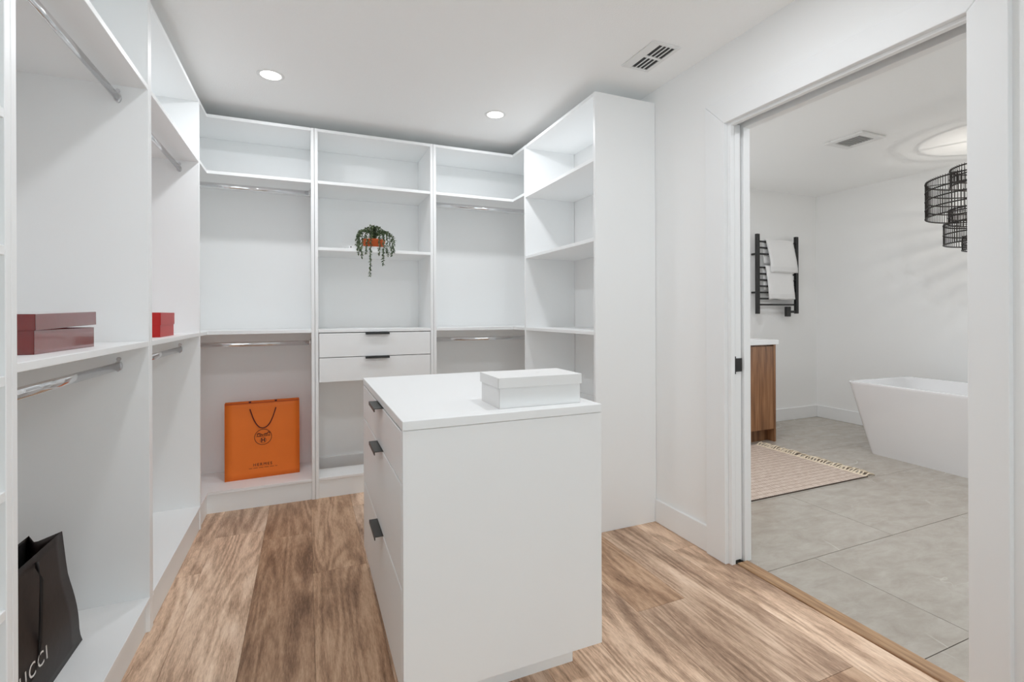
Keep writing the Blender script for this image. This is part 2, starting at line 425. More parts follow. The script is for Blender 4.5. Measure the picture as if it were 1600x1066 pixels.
# door casing, jambs, pocket door
cz = .022
t1 = thing('trim_1', 'white flat casing round the bathroom doorway', 'door casing', (XW, 1.27, 0), kind='structure')
def mitred(name, pts):
    """polygon in (y, z) on the closet face of the right wall"""
    b = bmesh.new(); m = MB(); m.bm.free(); m.bm = b
    a = [b.verts.new((XW - .0005, y, z)) for y, z in pts]; c = [b.verts.new((XW - cz, y, z)) for y, z in pts]
    fs = [b.faces.new(a), b.faces.new(c[::-1])]; n = len(pts)
    for i in range(n): fs.append(b.faces.new((a[i], c[i], c[(i + 1) % n], a[(i + 1) % n])))
    bmesh.ops.recalc_face_normals(b, faces=b.faces)
    es = [e for e in b.edges if abs(e.verts[0].co.x - e.verts[1].co.x) < 1e-6 and e.verts[0].co.x < XW - .01]
    bmesh.ops.bevel(b, geom=es, offset=.003, segments=2, affect='EDGES', profile=.5)
    part(name, m, M['trim'], t1)
ci0, ci1, cw = .817, 1.743, .118
mitred('side_casing', [(ci1, 0), (ci1 + cw, 0), (ci1 + cw, DZ + cw), (ci1, DZ)])
mitred('side_casing', [(ci0, 0), (ci0, DZ), (ci0 - .096, DZ + .096), (ci0 - .096, 0)])
mitred('head_casing', [(ci0 + .001, DZ), (ci1 - .001, DZ), (ci1 + cw - .001, DZ + cw), (ci0 - .096 + .001, DZ + .096)])
t2 = thing('trim_2', 'white split jamb lining the pocket doorway', 'door jamb', (XW, 1.27, 0), kind='structure')
for x0, x1 in ((XW, 1.882), (1.942, XW2 + .004)):
    part('side_jamb', MB().box(x0, x1, 1.722, DY1 - .0005, 0, DZ + .012, .0015), M['trim'], t2)
    part('head_jamb', MB().box(x0, x1, .818, 1.7215, DZ - .013, DZ + .026, .0015), M['trim'], t2)
part('strike_jamb', MB().box(XW, XW2 + .004, .8005, .817, 0, DZ + .012, .0015), M['trim'], t2)
part('track', MB().box(1.898, 1.926, .82, 1.72, DZ + .014, DZ + .028), M['gap'], t2)
t4 = thing('trim_4', 'white casing on the bathroom side of the doorway', 'door casing', (XW2, 1.27, 0), kind='structure')
for a, b_ in ((1.745, 1.85), (.70, .80)):
    part('side_casing', MB().box(XW2 + .0055, XW2 + .02, a, b_, 0, DZ + .1, .002), M['trim'], t4)
part('head_casing', MB().box(XW2 + .0055, XW2 + .02, .8005, 1.7445, DZ + .03, DZ + .1, .002), M['trim'], t4)
thr = thing('trim_3', 'oak threshold strip between plank floor and stone tile', 'threshold', (1.92, 1.27, 0), kind='structure')
part('reducer_strip', MB().prism([(1.8895, .8175), (1.957, .8175), (1.957, 1.7215), (1.8895, 1.7215)], -.011, .007, .003), M['threshold'], thr)
door = thing('door_1', 'white pocket door slid open into the wall', 'door', (1.912, 2.2, 0), kind='structure')
part('door_slab', MB().box(1.8905, 1.9335, 1.732, 2.66, .012, DZ + .002, .002), M['trim'], door)
lt = part('latch', MB().box(1.8885, 1.9335, 1.727, 1.7325, .918, .982, .001), M['black'], door)
part('strike_plate', MB().box(1.8835, 1.8895, 1.723, 1.735, .908, .992, .001), M['black'], lt)

# ------------------------------------------------------------------ bathroom shell
fb = struct('floor_bath', MB().box(1.888, BX + .1, BY0 - .1, YBW + .1, -.08, -.012), M['grout'], 'bathroom floor of large grey stone-look tiles', 'floor')
th_, tl = .622, 1.243
for row in range(-3, 5):
    y0, y1 = .995 + th_ * row, .995 + th_ * (row + 1)
    y0, y1 = max(y0, BY0), min(y1, YBW)
    if y1 - y0 < .02: continue
    s0 = 2.285 - (tl * .5 if row % 2 else 0) - tl
    for c in range(0, 5):
        x0, x1 = max(s0 + tl * c, 1.9585), min(s0 + tl * (c + 1), BX)
        if x1 - x0 < .02: continue
        ce = Vector(((x0 + x1) / 2, (y0 + y1) / 2, 0))
        link('tile', MB().box(x0 + .0014 - ce.x, x1 - .0014 - ce.x, y0 + .0014 - ce.y, y1 - .0014 - ce.y, -.0118, 0, .0006).mesh('tile'), M['tile'], fb, ce)
struct('wall_bath_back', MB().box(XW2, BX + .1, YBW, YBW + .1, 0, ZCB), M['wall'], 'white bathroom wall behind towel warmer', 'wall')
wy0, wy1, wz0, wz1 = 1.15, 2.40, .62, 1.72
wf = MB()
wf.box(BX, BX + .12, BY0 - .1, wy0, 0, ZCB); wf.box(BX, BX + .12, wy1, YBW, 0, ZCB)
wf.box(BX, BX + .12, wy0, wy1, 0, wz0); wf.box(BX, BX + .12, wy0, wy1, wz1, ZCB)
struct('wall_bath_far', wf, M['wall'], 'white bathroom wall behind the bathtub', 'wall')
struct('wall_bath_front', MB().box(XW2, BX, BY0 - .1, BY0, 0, ZCB), M['wall'], 'white bathroom wall out of view at the near end', 'wall')
struct('ceiling_bath', MB().box(XW2, BX + .12, BY0 - .1, YBW + .1, ZCB, ZCB + .1), M['ceiling'], 'white textured bathroom ceiling', 'ceiling')
struct('baseboard_bath_back', MB().box(4.05, BX - .015, YBW - .015, YBW - .001, 0, .135, .003), M['trim'], 'white baseboard under the towel warmer', 'baseboard')
struct('baseboard_bath_far', MB().box(BX - .015, BX - .001, BY0, YBW - .001, 0, .135, .003), M['trim'], 'white baseboard behind the bathtub', 'baseboard')
win = thing('window_1', 'bathroom window beside the bathtub, barely seen past the casing', 'window', (BX + .05, (wy0 + wy1) / 2, wz0), kind='structure')
for a in ((wy0 + .001, wy0 + .05, wz0 + .001, wz1 - .001), (wy1 - .05, wy1 - .001, wz0 + .001, wz1 - .001)):
    part('frame_stile', MB().box(BX + .04, BX + .09, *a, .003), M['trim'], win)
for a in ((wz0 + .001, wz0 + .05), (wz1 - .05, wz1 - .001)):
    part('frame_rail', MB().box(BX + .04, BX + .09, wy0 + .0505, wy1 - .0505, *a, .003), M['trim'], win)
part('pane', MB().box(BX + .062, BX + .068, wy0 + .0505, wy1 - .0505, wz0 + .0505, wz1 - .0505), M['glass'], win)

# ------------------------------------------------------------------ closet units
BV = .0012
def rod(root, p0, p1):
    """oval chrome hanging rail with its two end cups"""
    p0, p1 = Vector(p0), Vector(p1); d = (p1 - p0).normalized()
    r = part('hanging_rail', MB().sweep([p0, p1], .0078, .0150, 16), M['chrome'], root)
    for p, s in ((p0, 1), (p1, -1)):
        part('rail_bracket', MB().sweep([p + d * s * .0004, p + d * s * .012], .0115, .019, 16), M['chrome'], r)
        part('screw', MB().sweep([p + d * s * .0005 + Vector((0, 0, .026)), p + d * s * .004 + Vector((0, 0, .026))], .0075, .0075, 10), M['chrome'], r)

def left_unit(label, y0, y1, kick):
    """hanging unit on the left wall between side panels at y0 and y1 (outer faces)"""
    g = thing('hanging_unit', label, 'closet unit', (XLW + .2, (y0 + y1) / 2, 0), group='white closet hanging units')
    a, b = XLW + .002, XL
    part('side_panel', MB().box(a, b, y0, y0 + T, 0, ZT, BV), M['board'], g)
    part('side_panel', MB().box(a, b, y1 - T, y1, 0, ZT, BV), M['board'], g)
    i0, i1 = y0 + T + .0004, y1 - T - .0004
    part('top_panel', MB().box(a, b - .001, i0, i1, ZT - T, ZT - .0005, BV), M['board'], g)
    part('shelf', MB().box(a, b - .001, i0, i1, ZSH - T, ZSH, BV), M['board'], g)
    part('shelf', MB().box(a, b - .001, i0, i1, ZMID - T, ZMID, BV), M['board'], g)
    part('base_shelf', MB().box(a, b + .001, i0, i1, ZBASE - .016, ZBASE, BV), M['board'], g)
    part('toe_kick', MB().box(b - kick - .016, b - kick, i0, i1, 0, ZBASE - .0165, .0006), M['board_kick'], g)
    for z in (2.008, 1.012):
        rod(g, (XL - .092, i0, z), (XL - .092, i1, z))
    return g
u1 = left_unit('white double-hang unit holding the burgundy box and the dark bag', 1.302, 2.252, .014)
u2 = left_unit('white double-hang unit with the small red box on its shelf', 2.254, 3.201, .006)

# near-left cubby tower (only its edge shows)
g = thing('cubby_tower', 'white narrow cubby tower at the left edge of the picture', 'closet unit', (XLW + .2, .95, 0))
a, b, y0, y1 = XLW + .002, XL, .62, 1.300
part('side_panel', MB().box(a, b, y0, y0 + T, 0, ZT, BV), M['board'], g); part('side_panel', MB().box(a, b, y1 - T, y1, 0, ZT, BV), M['board'], g)
part('top_panel', MB().box(a, b - .001, y0 + T + .0004, y1 - T - .0004, ZT - T, ZT - .0005, BV), M['board'], g)
for z in (2.074, 1.865, 1.612, 1.340, 1.080, .852, .618, .385, ZBASE):
    part('shelf', MB().box(a, b - .001, y0 + T + .0004, y1 - T - .0004, z - T, z, BV), M['board'], g)
part('toe_kick', MB().box(b - .026, b - .01, y0 + T + .0004, y1 - T - .0004, 0, ZBASE - T - .0005, .0006), M['board_kick'], g)

# back-left corner unit: L-shaped boards
def corner(label, left):
    g = thing('corner_hanging_unit', label, 'closet unit', (-.45 if left else 1.4, 3.6, 0), group='white closet hanging units')
    yb = YBW - .002; yc = 3.2035
    if left:
        s0, s1, xw, xf = .029, .049, XLW + .002, XL
        L = [(xw, yb), (xw, yc), (xf, yc), (xf, YB), (s0 - .0004, YB), (s0 - .0004, yb)]
    else:
        s0, s1, xw, xf = .835, .855, XW - .002, XR
        L = [(xw, yb), (s1 + .0004, yb), (s1 + .0004, YB), (xf, YB), (xf, yc), (xw, yc)]
    part('side_panel', MB().box(s0, s1, YB - .001, yb, 0, ZT, BV), M['board'], g)
    for nm, z, t in (('top_panel', ZT, T), ('shelf', ZSH, T), ('shelf', ZMID, T), ('base_shelf', ZBASE, .016)):
        part(nm, MB().prism(L, z - t, z - .0004, BV), M['board'], g)
    k = .007
    if left:
        part('toe_kick', MB().box(xf - k - .016, s0 - .0004, YB + k, YB + k + .016, 0, ZBASE - .0165, .0006), M['board_kick'], g)
        part('toe_kick', MB().box(xf - k - .016, xf - k, yc, YB + k - .0005, 0, ZBASE - .0165, .0006), M['board_kick'], g)
        rods = (xw, s0 - .0004)
    else:
        part('toe_kick', MB().box(s1 + .0004, xf + k + .016, YB + k, YB + k + .016, 0, ZBASE - .0165, .0006), M['board_kick'], g)
        part('toe_kick', MB().box(xf + k, xf + k + .016, yc, YB + k - .0005, 0, ZBASE - .0165, .0006), M['board_kick'], g)
        rods = (s1 + .0004, xw)
    for z in (2.010, 1.014): rod(g, (rods[0], 3.51, z), (rods[1], 3.51, z))
    return g
corner('white double-hang corner unit with the orange bag on its base', True)
corner('white double-hang corner unit between drawers and tall shelf tower', False)

# middle unit with two drawers
g = thing('drawer_tower', 'white shelf unit with two drawers under the plant shelf', 'closet unit', (.44, 3.6, 0))
yb = YBW - .002; s0, s1 = .051, .833; i0, i1 = s0 + T + .0004, s1 - T - .0004
part('side_panel', MB().box(s0, s0 + T, YB - .001, yb, 0, ZT, BV), M['board'], g); part('side_panel', MB().box(s1 - T, s1, YB - .001, yb, 0, ZT, BV), M['board'], g)
part('top_panel', MB().box(i0, i1, YB, yb, ZT - T, ZT - .0005, BV), M['board'], g)
for z in (ZSH, 1.640, ZMID): part('shelf', MB().box(i0, i1, YB, yb, z - T, z, BV), M['board'], g)
part('drawer_floor', MB().box(i0, i1, YB + .02, yb, .758, .774, BV), M['board'], g)
part('back_board', MB().box(i0, i1, yb - .012, yb, .775, ZMID - T - .0005), M['board'], g)
for z0, z1 in ((.919, 1.0765), (.757, .9145)):
    d = part('drawer', MB().box(i0 + .003, i1 - .003, YB - .0005, YB + .018, z0, z1, .001), M['board'], g)
    part('drawer_box', MB().box(i0 + .014, i1 - .014, YB + .0185, YB + .35, z0 + .02, z1 - .03), M['board'], d)
    h = MB().box(.364, .523, YB - .024, YB + .012, z1 + .0002, z1 + .0022, .0006).box(.364, .523, YB - .024, YB - .0215, z1 - .011, z1 + .0002, .0006)
    part('pull', h, M['black'], d)
part('base_shelf', MB().box(i0, i1, YB, 3.608, ZBASE - .016, ZBASE, BV), M['board'], g)
part('toe_kick', MB().box(i0, i1, YB + .006, YB + .022, 0, ZBASE - .0165, .0006), M['board_kick'], g)

# right tall shelf tower
g = thing('shelf_tower', 'tall white shelf tower with plain end panel beside the doorway', 'closet unit', (1.65, 2.73, 0))
xb = XW - .002
part('end_panel', MB().box(XR, xb, YP, YP + T, 0, ZT, BV), M['board'], g); part('side_panel', MB().box(XR, xb, 3.181, 3.201, 0, ZT, BV), M['board'], g)
i0, i1 = YP + T + .0004, 3.181 - .0004
part('top_panel', MB().box(XR + .001, xb, i0, i1, ZT - T, ZT - .0005, BV), M['board'], g)
for z in (2.056, 1.616, ZMID, .62): part('shelf', MB().box(XR + .001, xb, i0, i1, z - T, z, BV), M['board'], g)
part('base_shelf', MB().box(XR - .001, xb, i0, i1, ZBASE - .016, ZBASE, BV), M['board'], g)
part('toe_kick', MB().box(XR + .006, XR + .022, i0, i1, 0, ZBASE - .0165, .0006), M['board_kick'], g)

# ------------------------------------------------------------------ island
IX0, IX1, IY0, IY1, IZ = .248, .906, 1.381, 2.405, .898
g = thing('closet_island', 'white island dresser with three drawers in the middle of the closet', 'dresser', ((IX0 + IX1) / 2, (IY0 + IY1) / 2, 0))
part('worktop', MB().box(IX0 - .001, IX1 + .001, IY0 - .002, IY1 + .002, IZ - .027, IZ, .0015), M['board'], g)
zt = IZ - .0285
part('end_panel', MB().box(IX0, IX1, IY0, IY0 + T, .1, zt, BV), M['board'], g)
part('end_panel', MB().box(IX0, IX1, IY1 - T, IY1, .1, zt, BV), M['board'], g)
part('back_panel', MB().box(IX1 - T, IX1, IY0 + T + .0004, IY1 - T - .0004, .1, zt, BV), M['board'], g)
part('carcass', MB().box(IX0 + .035, IX1 - T - .001, IY0 + T + .0004, IY1 - T - .0004, .1, zt - .002), M['board'], g)
part('plinth', MB().box(IX0 + .075, .842, 1.466, 2.32, 0, .0995, .0006), M['board_kick'], g)
for z0, z1 in ((.717, .864), (.416, .711), (.104, .410)):
    d = part('drawer', MB().box(IX0 - .0005, IX0 + .019, IY0 + T + .003, IY1 - T - .003, z0, z1, .0012), M['board'], g)
    h = MB().box(IX0 - .030, IX0 + .012, 1.772, 1.932, z1 + .0002, z1 + .0026, .0006).box(IX0 - .030, IX0 - .027, 1.772, 1.932, z1 - .010, z1 + .0002, .0006)
    part('pull', h, M['charcoal'], d)

# ------------------------------------------------------------------ boxes
def lidded_box(name, label, loc, rz, sx, sy, h, lid_h, m, over=.003, lid_tilt=(0, 0), lid_dz=0.0, group=None, bev=.0015, body_h=None):
    """sx, sy outer body size; origin at centre of the base"""
    g = thing(name, label, 'box', loc, rz, group)
    t = .002
    hb = body_h or h - .004
    b = MB().box(-sx / 2, sx / 2, -sy / 2, sy / 2, 0, t)
    b.box(-sx / 2, sx / 2, -sy / 2, -sy / 2 + t, 0, hb, bev * .4); b.box(-sx / 2, sx / 2, sy / 2 - t, sy / 2, 0, hb, bev * .4)
    b.box(-sx / 2, -sx / 2 + t, -sy / 2, sy / 2, 0, hb, bev * .4); b.box(sx / 2 - t, sx / 2, -sy / 2, sy / 2, 0, hb, bev * .4)
    lpart('box_body', b, m, g)
    X, Y = sx / 2 + over, sy / 2 + over
    l = MB().box(-X, X, -Y, Y, -.002, 0, .0008)
    l.box(-X, X, -Y, -Y + t, -lid_h, -.001, .0006); l.box(-X, X, Y - t, Y, -lid_h, -.001, .0006)
    l.box(-X, -X + t, -Y, Y, -lid_h, -.001, .0006); l.box(X - t, X, -Y, Y, -lid_h, -.001, .0006)
    lo = lpart('lid', l, m, g)
    lo.location = (0, 0, h + lid_dz); lo.rotation_euler = (lid_tilt[0], lid_tilt[1], 0)
    return g, lo
wb, wl = lidded_box('shoe_box', 'white lidded box on top of the island', (.708, 1.518, IZ), R(-1), .292, .176, .099, .033, M['white_card'], over=.0045)
em = text_mesh('H', .016, extrude=.0002); em.materials.append(M['emboss'])
o = link('embossed_mark', em, None, wl, (.03, 0, .0003))
lidded_box('gift_box', 'large glossy burgundy box with lid ajar on the left shelf', (-.742, 1.764, ZMID), R(-1.5), .235, .345, .104, .041, M['burgundy'], over=.004, lid_tilt=(R(1.3), 0), lid_dz=.002, body_h=.061)
lidded_box('gift_box', 'small matte red box beyond the burgundy one', (-.70, 2.72, ZMID), R(1.5), .20, .27, .110, .056, M['red'], over=.003)

# ------------------------------------------------------------------ shopping bags
def bag_shell(halfw, yf, yb, H, indent, m_out, m_in, g, wrinkle, nx=9, nz=14):
    """open paper bag: halfw(t), yf(t), yb(t), indent(t) for t in 0..1 up the bag; front faces -y"""
    rnd = random.Random(wrinkle)
    ph = [rnd.uniform(0, 6.28) for _ in range(6)]
    def w(x, t): return .0012 * (math.sin(9 * x + ph[0] + 3 * t) + math.sin(5 * t + 14 * x + ph[1])) * t * (1 - t) * 4
    def panel(fn, name):
        mb = MB(); mb.grid([[fn(i / nx, j / nz) for i in range(nx + 1)] for j in range(nz + 1)])
        o = lpart(name, mb, m_out, g)
        o.data.materials.append(m_in)
        s = o.modifiers.new('thickness', 'SOLIDIFY'); s.thickness = .0008; s.offset = -1
        return o
    panel(lambda u, t: (halfw(t) * (2 * u - 1), yf(t) - abs(w(u, t)) * .3, H * t), 'front_panel')
    panel(lambda u, t: (halfw(t) * (2 * u - 1), yb(t) + w(u, t), H * t), 'back_panel')
    for s in (-1, 1):
        def gus(u, t, s=s):
            k = 1 - abs(2 * u - 1)
            return (s * (halfw(t) - indent(t) * k), yf(t) * (1 - u) + yb(t) * u, H * t)
        panel(gus, 'gusset')
    lpart('bottom', MB().box(-halfw(0), halfw(0), yf(0), yb(0), .0002, .0012), m_out, g)

def lerp_table(tab):
    def f(t):
        for (a, va), (b, vb) in zip(tab, tab[1:]):
            if t <= b: return va + (vb - va) * (t - a) / (b - a)
        return tab[-1][1]
    return f
def face_text(s, size, m, g, x, z, y, name, spacing=1.0, bold=0.0, tilt=0.0):
    me = text_mesh(s, size, spacing, .0002, bold); me.materials.append(m)
    o = link(name, me, None, g, (x, y, z)); o.rotation_euler = (R(90) + tilt, 0, 0); return o

# orange bag
H = .497
g = thing('shopping_bag', 'orange paper shopping bag with brown cord handles and round emblem', 'bag', (-.2655, 3.5815, ZBASE), R(3.5), group='paper shopping bags')
hw = lerp_table([(0, .2195), (1, .2195)])
of = lambda t: .002 - .008 * math.sin(t * math.pi) * .3 + .012 * t
bag_shell(hw, of, lambda t: .075 - .012 * t, H, lerp_table([(0, .0), (.2, .022), (1, .03)]), M['orange'], M['orange_in'], g, 3)
def loop(x0, x1, ztop, zlow, y, n=18):
    return [(x0 + (x1 - x0) * i / n, y - .006 * math.sin(math.pi * i / n), ztop - (ztop - zlow) * (1 - abs(2 * i / n - 1) ** 2.3)) for i in range(n + 1)]
lpart('handle', MB().sweep(loop(-.076, .076, .452, .324, of(.9) - .0042), .0032, seg=8), M['cord'], g)
lpart('handle', MB().sweep([(x, .0605, z) for x, y, z in loop(-.076, .076, .46, .35, 0)], .0032, seg=8), M['cord'], g)
for x in (-.076, .076):
    lpart('handle_stud', MB().sweep([(x, of(1) + .002, H - .006), (x, of(1) + .002, H + .004)], .008, .004, 8), M['cord'], g)
lpart('fold_flap', MB().box(-.216, .216, .0135, .0145, .435, H - .002), M['orange_in'], g)
ye = of(.54) - .0022
ring = [(.05 * math.cos(i * math.pi / 24), ye, .264 + .05 * math.sin(i * math.pi / 24)) for i in range(48)]
em_ = lpart('emblem', MB().sweep(ring, .0016, .0006, 6, up=Vector((0, 1, 0)), closed=True), M['brown_print'], g)
lp = MB(); yy = ye
def stroke(pts, r=.0013): lp.sweep([(x, yy, .264 + z) for x, z in pts], r, .0005, 5, up=Vector((0, 1, 0)))
def arc(cx, cz_, r, n=14, a0=0, a1=2 * math.pi): return [(cx + r * math.cos(a0 + (a1 - a0) * i / n), cz_ + r * math.sin(a0 + (a1 - a0) * i / n)) for i in range(n + 1)]
stroke([(-.042, .004), (.042, .006)], .0011)                                   # ground line
stroke(arc(-.026, .013, .008)); stroke(arc(-.012, .011, .006))                # carriage wheels
stroke([(-.036, .018), (-.030, .026), (-.018, .024), (-.008, .016), (.002, .014)], .0018)
stroke([(.004, .016), (.012, .020), (.022, .019), (.026, .026), (.031, .030), (.034, .026)], .0028)   # horse
for q in ([(.008, .017), (.006, .006)], [(.013, .017), (.015, .007)], [(.021, .017), (.020, .006)], [(.024, .019), (.030, .010)]): stroke(q, .0012)
stroke([(.037, .006), (.037, .022)], .0014); stroke(arc(.037, .025, .002, 8), .0014)               # groom
stroke(arc(0, -.022, .018, 20), .0009)
lpart('carriage_print', lp, M['brown_print'], em_)
face_text('H', .034, M['brown_print'], em_, 0, .242, ye, 'letter', bold=.0012)
face_text('HERMES', .026, M['brown_print'], g, -.003, .086, of(.17) - .0022, 'lettering', 1.3, .0)
lp = MB()
for i in range(26):
    if i % 5 != 3: lp.box(-.082 + i * .0064, -.082 + i * .0064 + .0044, of(.13) - .0024, of(.13) - .0018, .0640, .0668)
lpart('small_print', lp, M['brown_print'], g)

# dark brown bag (front faces the aisle)
H = .402
g = thing('shopping_bag', 'dark brown paper shopping bag on the floor of the left unit', 'bag', (-.735, 1.70, ZBASE - .0), R(90), group='paper shopping bags')
hw = lerp_table([(0, .326), (.11, .292), (.45, .262), (.72, .240), (1, .222)])
gf = lambda t: -.052 + .014 * t - .010 * math.sin(math.pi * min(1, t * 1.6))
gb = lambda t: .052 - .012 * t
bag_shell(hw, gf, gb, H, lerp_table([(0, 0), (.2, .02), (1, .065)]), M['choc'], M['choc_in'], g, 11)
lpart('lining', MB().box(-.19, .19, gb(.9) - .006, gb(.9) - .005, .05, H - .004), M['choc_in'], g)
yy = gf(.5) - .006
pth = [(-.075, gf(.93) - .004, .372), (-.068, gf(.93) - .009, .362), (-.062, yy - .003, .33), (-.060, yy - .004, .25), (-.055, yy - .003, .19), (-.045, yy - .002, .155),
       (-.02, yy, .13), (.0, yy, .124), (.02, yy, .13), (.045, yy, .155), (.055, yy - .002, .19), (.058, yy - .002, .25), (.062, yy - .002, .33), (.068, gf(.93) - .008, .362), (.075, gf(.93) - .004, .372)]
pth = [(x * 1.15 - .028, y, z * 1.12 - .045 + .01 * (z > .3)) for x, y, z in pth]
lpart('handle', MB().sweep(pth, .0046, seg=8), M['choc_cord'], g)
face_text('GUCCI', .054, M['silver_print'], g, -.026, .122, gf(.33) - .0034, 'lettering', 1.25, .0, R(-3))

# ------------------------------------------------------------------ plant on a book
g = thing('book', 'flat white book lying under the plant pot', 'book', (.415, 3.50, 1.640))
part('cover', MB().box(.262, .572, 3.412, 3.60, 1.6402, 1.6428, .0006).box(.262, .572, 3.412, 3.60, 1.6595, 1.662, .0006).box(.262, .572, 3.412, 3.4145, 1.6428, 1.6595), M['paper'], g)
part('pages', MB().box(.265, .569, 3.4146, 3.597, 1.6429, 1.6594), M['white_card'], g)
for x in (.272, .556):
    part('spine_mark', MB().box(x, x + .006, 3.4112, 3.412, 1.647, 1.656), M['black'], g)
pc = Vector((.432, 3.492, 1.662))
g = thing('potted_plant', 'small trailing succulent in an orange bowl on the back shelf', 'plant', pc)
lpart('pot', MB().lathe([(0, .0002), (.055, .0002), (.066, .006), (.079, .048), (.081, .055), (.076, .055), (.073, .048), (.0, .044)], seg=32), M['terracotta'], g)
lpart('soil', MB().lathe([(0, .050), (.03, .0505), (.0735, .0485)], seg=24), M['soil'], g)
def leaf(mb, p, d, L, w):
    d = d.normalized(); s = d.cross(Vector((.3, .2, 1))).normalized(); u = s.cross(d)
    a = mb.bm.verts.new(p); t = mb.bm.verts.new(p + d * L)
    r = [mb.bm.verts.new(p + d * L * .5 + s * w), mb.bm.verts.new(p + d * L * .5 + u * w * .5), mb.bm.verts.new(p + d * L * .5 - s * w), mb.bm.verts.new(p + d * L * .5 - u * w * .4)]
    for i in range(4):
        mb.bm.faces.new((a, r[i], r[(i + 1) % 4])); mb.bm.faces.new((t, r[(i + 1) % 4], r[i]))
rv = random.Random(5)
# (azimuth, reach, crown height, drop below pot base)
vines = [(-95, .094, .150, -.205, -.03), (-62, .112, .135, -.130, .0), (-48, .120, .120, -.060, 0), (-30, .128, .110, -.062, 0), (-75, .100, .14, -.055, 0),
         (-122, .108, .140, -.058, 0), (-140, .116, .128, -.078, 0), (-155, .118, .120, -.062, 0), (180, .112, .125, .0, 0), (160, .10, .13, .01, 0), (-170, .118, .118, -.03, 0),
         (10, .115, .115, .0, 0), (40, .105, .125, .01, 0), (90, .09, .13, .02, 0), (130, .09, .12, .02, 0), (-12, .125, .10, -.04, 0),
         (-100, .045, .155, .06, 0), (-40, .05, .16, .05, 0), (-130, .04, .15, .06, 0), (60, .04, .16, .06, 0), (-80, .03, .150, .09, 0)]
for az, reach, crown, drop, dx in vines:
    a = R(az); dirv = Vector((math.cos(a), math.sin(a), 0))
    b0, b1, b2, b3 = Vector((0, .05)), Vector((reach * .12, crown * 1.22)), Vector((reach, crown * 1.12)), Vector((reach, .055))
    pts = []
    for i in range(18):
        t = i / 17
        if t < .65:
            q = t / .65
            c = b0 * (1 - q) ** 3 + b1 * 3 * q * (1 - q) ** 2 + b2 * 3 * q * q * (1 - q) + b3 * q ** 3
            r, z = c
        else:
            q = (t - .65) / .35; r = reach + .004 * math.sin(q * 5 + az); z = .055 + (drop - .055) * q
        pt = dirv * r + Vector((dx * t, 0, z))
        if drop < 0:
            f = min(1, max(0, (t - .25) / .3)); pt.y += f * (min(pt.y, -.094 - .004 * math.sin(az)) - pt.y)
        pts.append(pt)
    mb = MB(); mb.sweep(pts, .0013, seg=5)
    v = lpart('vine', mb, M['leaf'], g)
    lm = [MB(), MB()]
    for p0, p1 in zip(pts, pts[1:]):
        n = max(2, int((p1 - p0).length / .0036))
        for k in range(n):
            p = p0.lerp(p1, k / n)
            d = Vector((rv.uniform(-1, 1), rv.uniform(-1, 1), rv.uniform(-.9, .35))) + (p1 - p0).normalized() * .4
            leaf(lm[0 if rv.random() < .72 else 1], p, d, rv.uniform(.014, .022), rv.uniform(.0042, .0066))
    for q, mm in zip(lm, ('leaf', 'leaf_pale')):
        o = lpart('foliage', q, M[mm], v, fix=False); o['kind'] = 'stuff'

# ------------------------------------------------------------------ ceiling lights and vents
def downlight(loc, label, power, seen=True):
    g = thing('recessed_light', label, 'ceiling light', loc, group='recessed ceiling downlights')
    lpart('trim_ring', MB().lathe([(.050, -.0008), (.052, -.004), (.064, -.003), (.068, -.0004)], seg=40), M['vent'], g)
    lpart('lens', MB().lathe([(0, -.0022), (.03, -.0022), (.0505, -.0016)], seg=40), M['lens'], g)
    ld = bpy.data.lights.new('downlight', 'AREA'); ld.shape = 'DISK'; ld.size = .10; ld.energy = power; ld.color = (.93, .96, 1.0)
    lo = bpy.data.objects.new('downlight_lamp', ld); COL.objects.link(lo); lo.parent = g; lo.location = (0, 0, -.006)
    return g
downlight((-.172, 2.905, ZC), 'round recessed downlight above the corner with the orange bag', CAN_POWER)
downlight((1.127, 2.930, ZC), 'round recessed downlight near the tall shelf tower', CAN_POWER)
downlight((-.172, 1.26, ZC), 'round recessed downlight above the aisle left of the island, out of view', CAN_POWER)
downlight((1.127, 1.26, ZC), 'round recessed downlight above the aisle right of the island, out of view', CAN_POWER)
downlight((3.0, 1.1, ZCB), 'unseen bathroom downlight added as fill light, on the doorway side', BATH_FILL_POWER)  # this lamp and the next are added to brighten the bathroom
downlight((3.0, 2.75, ZCB), 'unseen bathroom downlight added as fill light, on the vanity side', BATH_FILL_POWER)

vx0, vx1, vy0, vy1 = 1.508, 1.676, 1.845, 2.100
g = thing('air_vent', 'white slotted air vent in the closet ceiling', 'vent', ((vx0 + vx1) / 2, (vy0 + vy1) / 2, ZC))
sx0, sx1, sy0, sy1 = vx0 + .052, vx1 - .022, vy0 + .02, vy1 - .018
part('duct', MB().box(sx0 + .0005, sx1 - .0005, sy0 + .0005, sy1 - .0005, ZC - .0015, ZC - .0005), M['vent_dark'], g)
fr = MB()
z0, z1 = ZC - .006, ZC - .0005
fr.box(vx0, sx0, vy0, vy1, z0, z1, .0015); fr.box(sx1, vx1, vy0, vy1, z0, z1, .0015)
fr.box(sx0, sx1, vy0, sy0, z0, z1, .0015); fr.box(sx0, sx1, sy1, vy1, z0, z1, .0015)
part('frame', fr, M['vent'], g)
ym = (sy0 + sy1) / 2
part('centre_bar', MB().box(sx0, sx1, ym - .008, ym + .008, z0, z1, .001), M['vent'], g)
for i in range(1, 4):
    x = sx0 + (sx1 - sx0) * i / 4
    for a, b_ in ((sy0, ym - .0082), (ym + .0082, sy1)):
        part('louvre', MB().box(x - .0032, x + .0032, a, b_, z0, z1 - .0012, .001), M['vent'], g)

